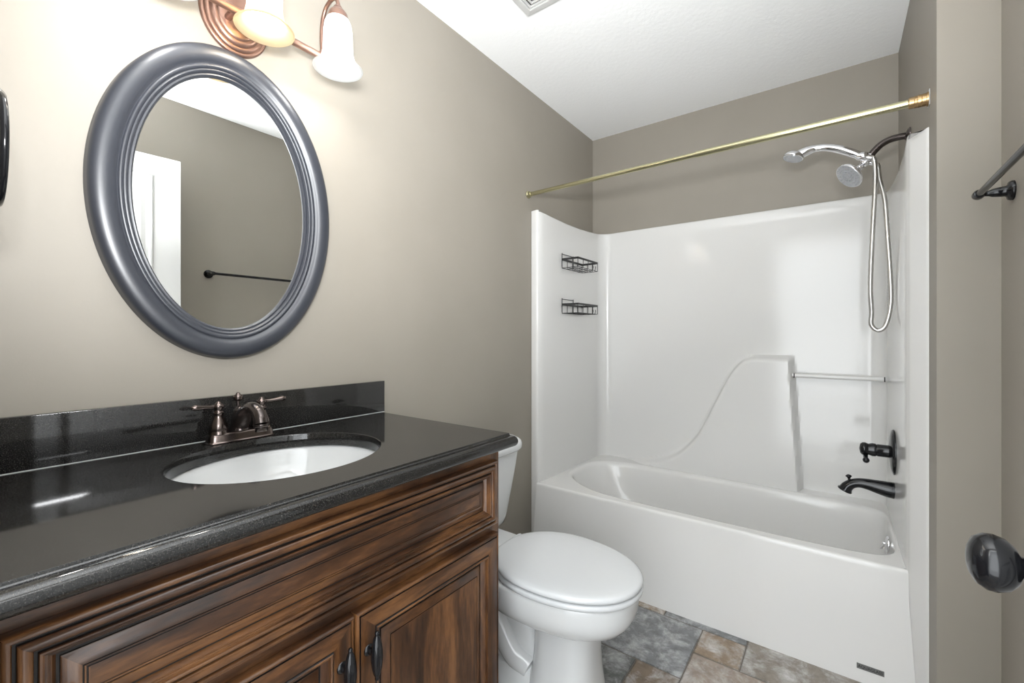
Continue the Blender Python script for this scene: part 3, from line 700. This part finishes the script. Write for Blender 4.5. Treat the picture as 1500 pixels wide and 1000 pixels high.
hz = [h0, h0 + Vector((0.006, 0, -0.030)), h0 + Vector((0.006, 0.0, -0.12)), h0 + Vector((-0.002, 0.0, -0.30)), h0 + Vector((-0.008, 0.004, -0.50)), h0 + Vector((-0.004, 0.01, -0.60)), Vector((1.408, 2.24, 1.195)), Vector((1.430, 2.24, 1.172)), Vector((1.452, 2.24, 1.195)), Vector((1.4655, 2.24, 1.27)), Vector((1.4655, 2.24, 1.36)), Vector((1.458, 2.245, 1.52)), Vector((1.449, 2.25, 1.68)), h1 + Vector((0.008, 0, -0.06)), h1 + Vector((0.004, 0, -0.015)), h1]
pp = catmull(hz, 14); rad = [0.0078 + (0.0007 if i % 2 else 0) for i in range(len(pp))]
tube(bm, pp, rad, 12); lathe(bm, [(0.0085, 0), (0.009, 0.018), (0.007, 0.022)], h0 + Vector((0, 0, 0.004)), (0.25, 0, -1), 16); lathe(bm, [(0.0085, 0), (0.009, 0.018), (0.007, 0.022)], h1 + Vector((0, 0, 0.004)), (0.2, 0, -1), 16)
o = obj('hose', bm, M['steel'], hs, smooth=60); o['label'] = 'looped steel hose'

# ------------------------------------------------------------------ shower curtain rod
cr = thing('shower_rod', 'brass shower curtain rod spanning the tub alcove below the ceiling', 'curtain rod', (0.76, 1.86, 1.88))
RA, RB = Vector((0.0, 1.897, 1.888)), Vector((XA, 1.822, 1.868)); rd = (RB - RA).normalized(); RL = (RB - RA).length
bm = BM(); lathe(bm, [(0.0105, 0.012), (0.0105, 0.86)], RA, rd, 24); obj('inner_tube', bm, M['brass'], cr)
bm = BM(); lathe(bm, [(0.0108, 0.845), (0.0128, 0.846), (0.0128, RL - 0.02)], RA, rd, 24); obj('outer_tube', bm, M['brass'], cr)
bm = BM(); lathe(bm, [(0.019, 0.001), (0.019, 0.004), (0.015, 0.008), (0.014, 0.020), (0.0115, 0.022)], RA, rd, 28); o = obj('end_cap', bm, M['brass'], cr)
bm = BM(); lathe(bm, [(0.021, 0.002), (0.021, 0.006), (0.0185, 0.007), (0.0185, 0.016), (0.0175, 0.017), (0.0185, 0.018), (0.0185, 0.026), (0.0175, 0.027), (0.0178, 0.034), (0.0165, 0.035), (0.0165, 0.046), (0.0135, 0.048)], RB, -rd, 28); o = obj('end_cap', bm, M['brass_dark'], cr); o['label'] = 'ribbed darker brass end cap'
bm = BM(); box(bm, XA - 0.0022, XA - 0.0002, 1.805, 1.836, 1.846, 1.893, bev=0.0008, seg=1); obj('wall_plate', bm, M['trim'], cr)

# ------------------------------------------------------------------ wire shower caddies
def wire_caddy(z, label):
    t = thing('wire_caddy', label, 'shower caddy', (0.065, 2.25, z), 'black wire caddies on the tub wall')
    y0_, y1_, xa, xb, dp = 2.125, 2.365, 0.073, 0.172, 0.048
    bm = BM()
    for (p, q) in (((xa, y0_), (xb, y0_)), ((xb, y0_), (xb, y1_)), ((xb, y1_), (xa, y1_)), ((xa, y1_), (xa, y0_))):
        box(bm, min(p[0], q[0]) - 0.0015, max(p[0], q[0]) + 0.0015, min(p[1], q[1]) - 0.0015, max(p[1], q[1]) + 0.0015, z - 0.0055, z + 0.0055)
    obj('top_band', bm, M['wire'], t, smooth=0)
    bm = BM(); w = 0.0019; zb = z - dp
    for i in range(5):
        y = y0_ + (y1_ - y0_)*i/4; tube(bm, [(xa, y, z), (xa, y, zb), (xb, y, zb), (xb, y, z)], w, 6)
    for i in range(4):
        x = xa + (xb - xa)*i/3; tube(bm, [(x, y0_, z), (x, y0_, zb), (x, y1_, zb), (x, y1_, z)], w, 6)
    obj('basket', bm, M['wire'], t)
    bm = BM()
    for y in (y0_ + 0.001, y0_ + 0.13): tube(bm, [(xa - 0.001, y, z - 0.04), (xa - 0.001, y, z + 0.035)], 0.0023, 6)
    tube(bm, [(xa - 0.001, y0_, z + 0.030), (xa - 0.001, y0_ + 0.13, z + 0.030)], 0.002, 6)
    obj('back_bracket', bm, M['wire'], t)
    for y in (y1_ - 0.075, y1_ - 0.045):
        bm = BM(); tube(bm, [(xb, y, z - dp), (xb + 0.006, y, z - dp - 0.002), (xb + 0.010, y, z - dp + 0.016), (xb + 0.008, y, z - dp + 0.024)], 0.0018, 6)
        obj('hook', bm, M['wire'], t)
wire_caddy(1.575, 'upper black wire caddy on the left wall of the tub surround')
wire_caddy(1.325, 'lower black wire caddy on the left wall of the tub surround')

# ------------------------------------------------------------------ toilet
TY = 1.235
to = thing('toilet', 'white two piece toilet with closed lid between the vanity and the tub', 'toilet', (0.4, TY, 0))
bm = BM()
def egg(xb, xf, hw, z, n=2.3, xw=0.42, N=64):
    xm = xb + (xf - xb)*xw; out = []
    for i in range(N):
        t = 2*PI*i/N; c_, s_ = math.cos(t), math.sin(t)
        out.append(Vector((xm + ((xf - xm) if c_ > 0 else (xm - xb)) * sgnp(c_, 2/n), TY + hw * sgnp(s_, 2/n), z)))
    return out
rings = [egg(a[0], a[1], a[2], 0.388 - (0.388 - a[3])*0.76) for a in ((0.40, 0.69, 0.082, 0.20), (0.37, 0.735, 0.110, 0.218), (0.33, 0.775, 0.140, 0.238), (0.31, 0.803, 0.162, 0.262), (0.30, 0.818, 0.173, 0.288), (0.295, 0.826, 0.178, 0.312), (0.292, 0.829, 0.1805, 0.335), (0.290, 0.830, 0.1815, 0.360), (0.290, 0.830, 0.181, 0.378), (0.292, 0.828, 0.179, 0.385), (0.297, 0.822, 0.173, 0.388))]
loft(bm, rings)
# rear deck carrying the tank
loft(bm, [sup(0.215, TY, a, b, 5, z, 48) for a, b, z in ((0.10, 0.07, 0.22), (0.15, 0.10, 0.29), (0.175, 0.125, 0.34), (0.18, 0.13, 0.376), (0.176, 0.126, 0.392))])
# front column
loft(bm, [sup(cx, TY, a, b, 2.8, z, 48) for cx, a, b, z in ((0.605, 0.118, 0.115, 0.0), (0.605, 0.117, 0.114, 0.02), (0.605, 0.112, 0.106, 0.06), (0.607, 0.104, 0.097, 0.11), (0.608, 0.100, 0.091, 0.17), (0.608, 0.101, 0.089, 0.23), (0.604, 0.108, 0.093, 0.29))])
# rear foot and trapway
loft(bm, [sup(0.36, TY, a, b, 3.5, z, 48) for a, b, z in ((0.22, 0.122, 0.0), (0.22, 0.121, 0.018), (0.212, 0.114, 0.032), (0.20, 0.100, 0.05), (0.19, 0.085, 0.075))])
loft(bm, [sup(cx, TY, a, b, 3, z, 48) for cx, a, b, z in ((0.36, 0.19, 0.070, 0.04), (0.35, 0.185, 0.064, 0.12), (0.33, 0.17, 0.062, 0.20), (0.30, 0.16, 0.07, 0.30))])
for s in (-1, 1):
    y = TY + s*0.052
    tube(bm, [(0.50, y, 0.075), (0.44, y, 0.10), (0.38, y, 0.17), (0.33, y, 0.235), (0.27, y, 0.235), (0.22, y, 0.17), (0.19, y, 0.08), (0.18, y, 0.01)], [0.034, 0.042, 0.044, 0.046, 0.048, 0.046, 0.044, 0.044], 20, smooth_n=5)
obj('bowl', bm, M['ceramic'], to, smooth=60)
bm = BM()
def lidring(s, z, N=72):
    out = []
    for i in range(N):
        t = 2*PI*i/N; c_, s_ = math.cos(t), math.sin(t)
        n = 2.12 if c_ > 0 else 2.9
        x = 0.572 + ((0.272 - s) if c_ > 0 else (0.212 - s)) * sgnp(c_, 2/n)
        u = max(0.0, (0.572 - x) / 0.212)
        out.append(Vector((x, TY + (0.190 - s) * sgnp(s_, 2/n) * (1 - 0.26*u**1.8), z)))
    return out
loft(bm, [lidring(s, z) for s, z in ((0.012, 0.3895), (0.005, 0.391), (0.001, 0.395), (0.0, 0.401), (0.002, 0.407), (0.010, 0.4095))])
obj('seat', bm, M['seat'], to, smooth=60)
bm = BM()
loft(bm, [lidring(s, z) for s, z in ((0.012, 0.4125), (0.004, 0.413), (0.001, 0.416), (0.000, 0.421), (0.002, 0.4265), (0.007, 0.430), (0.018, 0.4325), (0.05, 0.4345), (0.10, 0.436), (0.15, 0.4365))])
obj('lid', bm, M['seat'], to, smooth=60)
for s in (-1, 1):
    bm = BM(); lathe(bm, [(0.003, -0.025), (0.010, -0.024), (0.0115, -0.015), (0.0115, 0.015), (0.010, 0.024), (0.003, 0.025)], (0.350, TY + s*0.078, 0.404), (0, 1, 0), 20); box(bm, 0.337, 0.368, TY + s*0.078 - 0.020, TY + s*0.078 + 0.020, 0.386, 0.402, bev=0.003)
    obj('hinge', bm, M['seat'], to, smooth=50)
bm = BM()
loft(bm, [sup(0.026 + a, TY, a, b, 5.5, z, 64) for a, b, z in ((0.085, 0.150, 0.392), (0.096, 0.180, 0.396), (0.103, 0.193, 0.405), (0.107, 0.199, 0.43), (0.115, 0.217, 0.54), (0.122, 0.231, 0.64), (0.125, 0.236, 0.694))])
obj('tank', bm, M['ceramic'], to, smooth=50)
bm = BM()
loft(bm, [sup(0.024 + a, TY, a, b, 5.0, z, 64) for a, b, z in ((0.125, 0.239, 0.694), (0.132, 0.248, 0.696), (0.134, 0.250, 0.702), (0.134, 0.250, 0.718), (0.132, 0.248, 0.728), (0.127, 0.243, 0.736), (0.118, 0.234, 0.742), (0.09, 0.20, 0.745))])
obj('tank_lid', bm, M['ceramic'], to, smooth=50)
bm = BM(); lathe(bm, [(0.016, 0), (0.016, 0.003), (0.009, 0.007), (0.008, 0.018)], (0.268, TY - 0.16, 0.645), (1, 0, 0), 20); tube(bm, [(0.278, TY - 0.165, 0.645), (0.281, TY - 0.13, 0.642), (0.281, TY - 0.09, 0.636)], [0.006, 0.0055, 0.007], 12)
obj('flush_lever', bm, M['chrome'], to, smooth=50)
for s in (-1, 1):
    bm = BM(); lathe(bm, [(0.014, 0.015), (0.014, 0.050), (0.0125, 0.058), (0.007, 0.063), (0.001, 0.064)], (0.375, TY + s*0.104, 0), (0, 0, 1), 20); obj('bolt_cap', bm, M['seat'], to, smooth=50)

# ------------------------------------------------------------------ ceiling vent
cv = thing('ceiling_vent', 'square white exhaust vent grille in the ceiling', 'vent', (0.44, 1.32, ZC))
def sq(x0, x1, y0, y1, z): return [Vector((x0, y0, z)), Vector((x1, y0, z)), Vector((x1, y1, z)), Vector((x0, y1, z))]
VX0, VX1, VYa, VYb = 0.300, 0.580, 1.180, 1.460
bm = BM(); rg = []
for ins, h in ((0, 0.0), (0, 0.004), (0.003, 0.009), (0.028, 0.013), (0.031, 0.012), (0.031, 0.002)): rg.append(sq(VX0 + ins, VX1 - ins, VYa + ins, VYb - ins, ZC - h))
loft(bm, rg, True, False, False); obj('frame', bm, M['trim'], cv, smooth=0)
bm = BM(); box(bm, VX0 + 0.031, VX1 - 0.031, VYa + 0.031, VYb - 0.031, ZC - 0.002, ZC - 0.0005); obj('backing', bm, M['slot'], cv, smooth=0)
bm = BM()
ins = 0.035
while ins < 0.135:
    rg = [sq(VX0 + ins + a, VX1 - ins - a, VYa + ins + a, VYb - ins - a, ZC - h) for a, h in ((0, 0.003), (0, 0.010), (0.0050, 0.010), (0.0050, 0.003))]
    loft(bm, rg, True, False, False); ins += 0.0150
obj('louver', bm, M['trim'], cv, smooth=0)
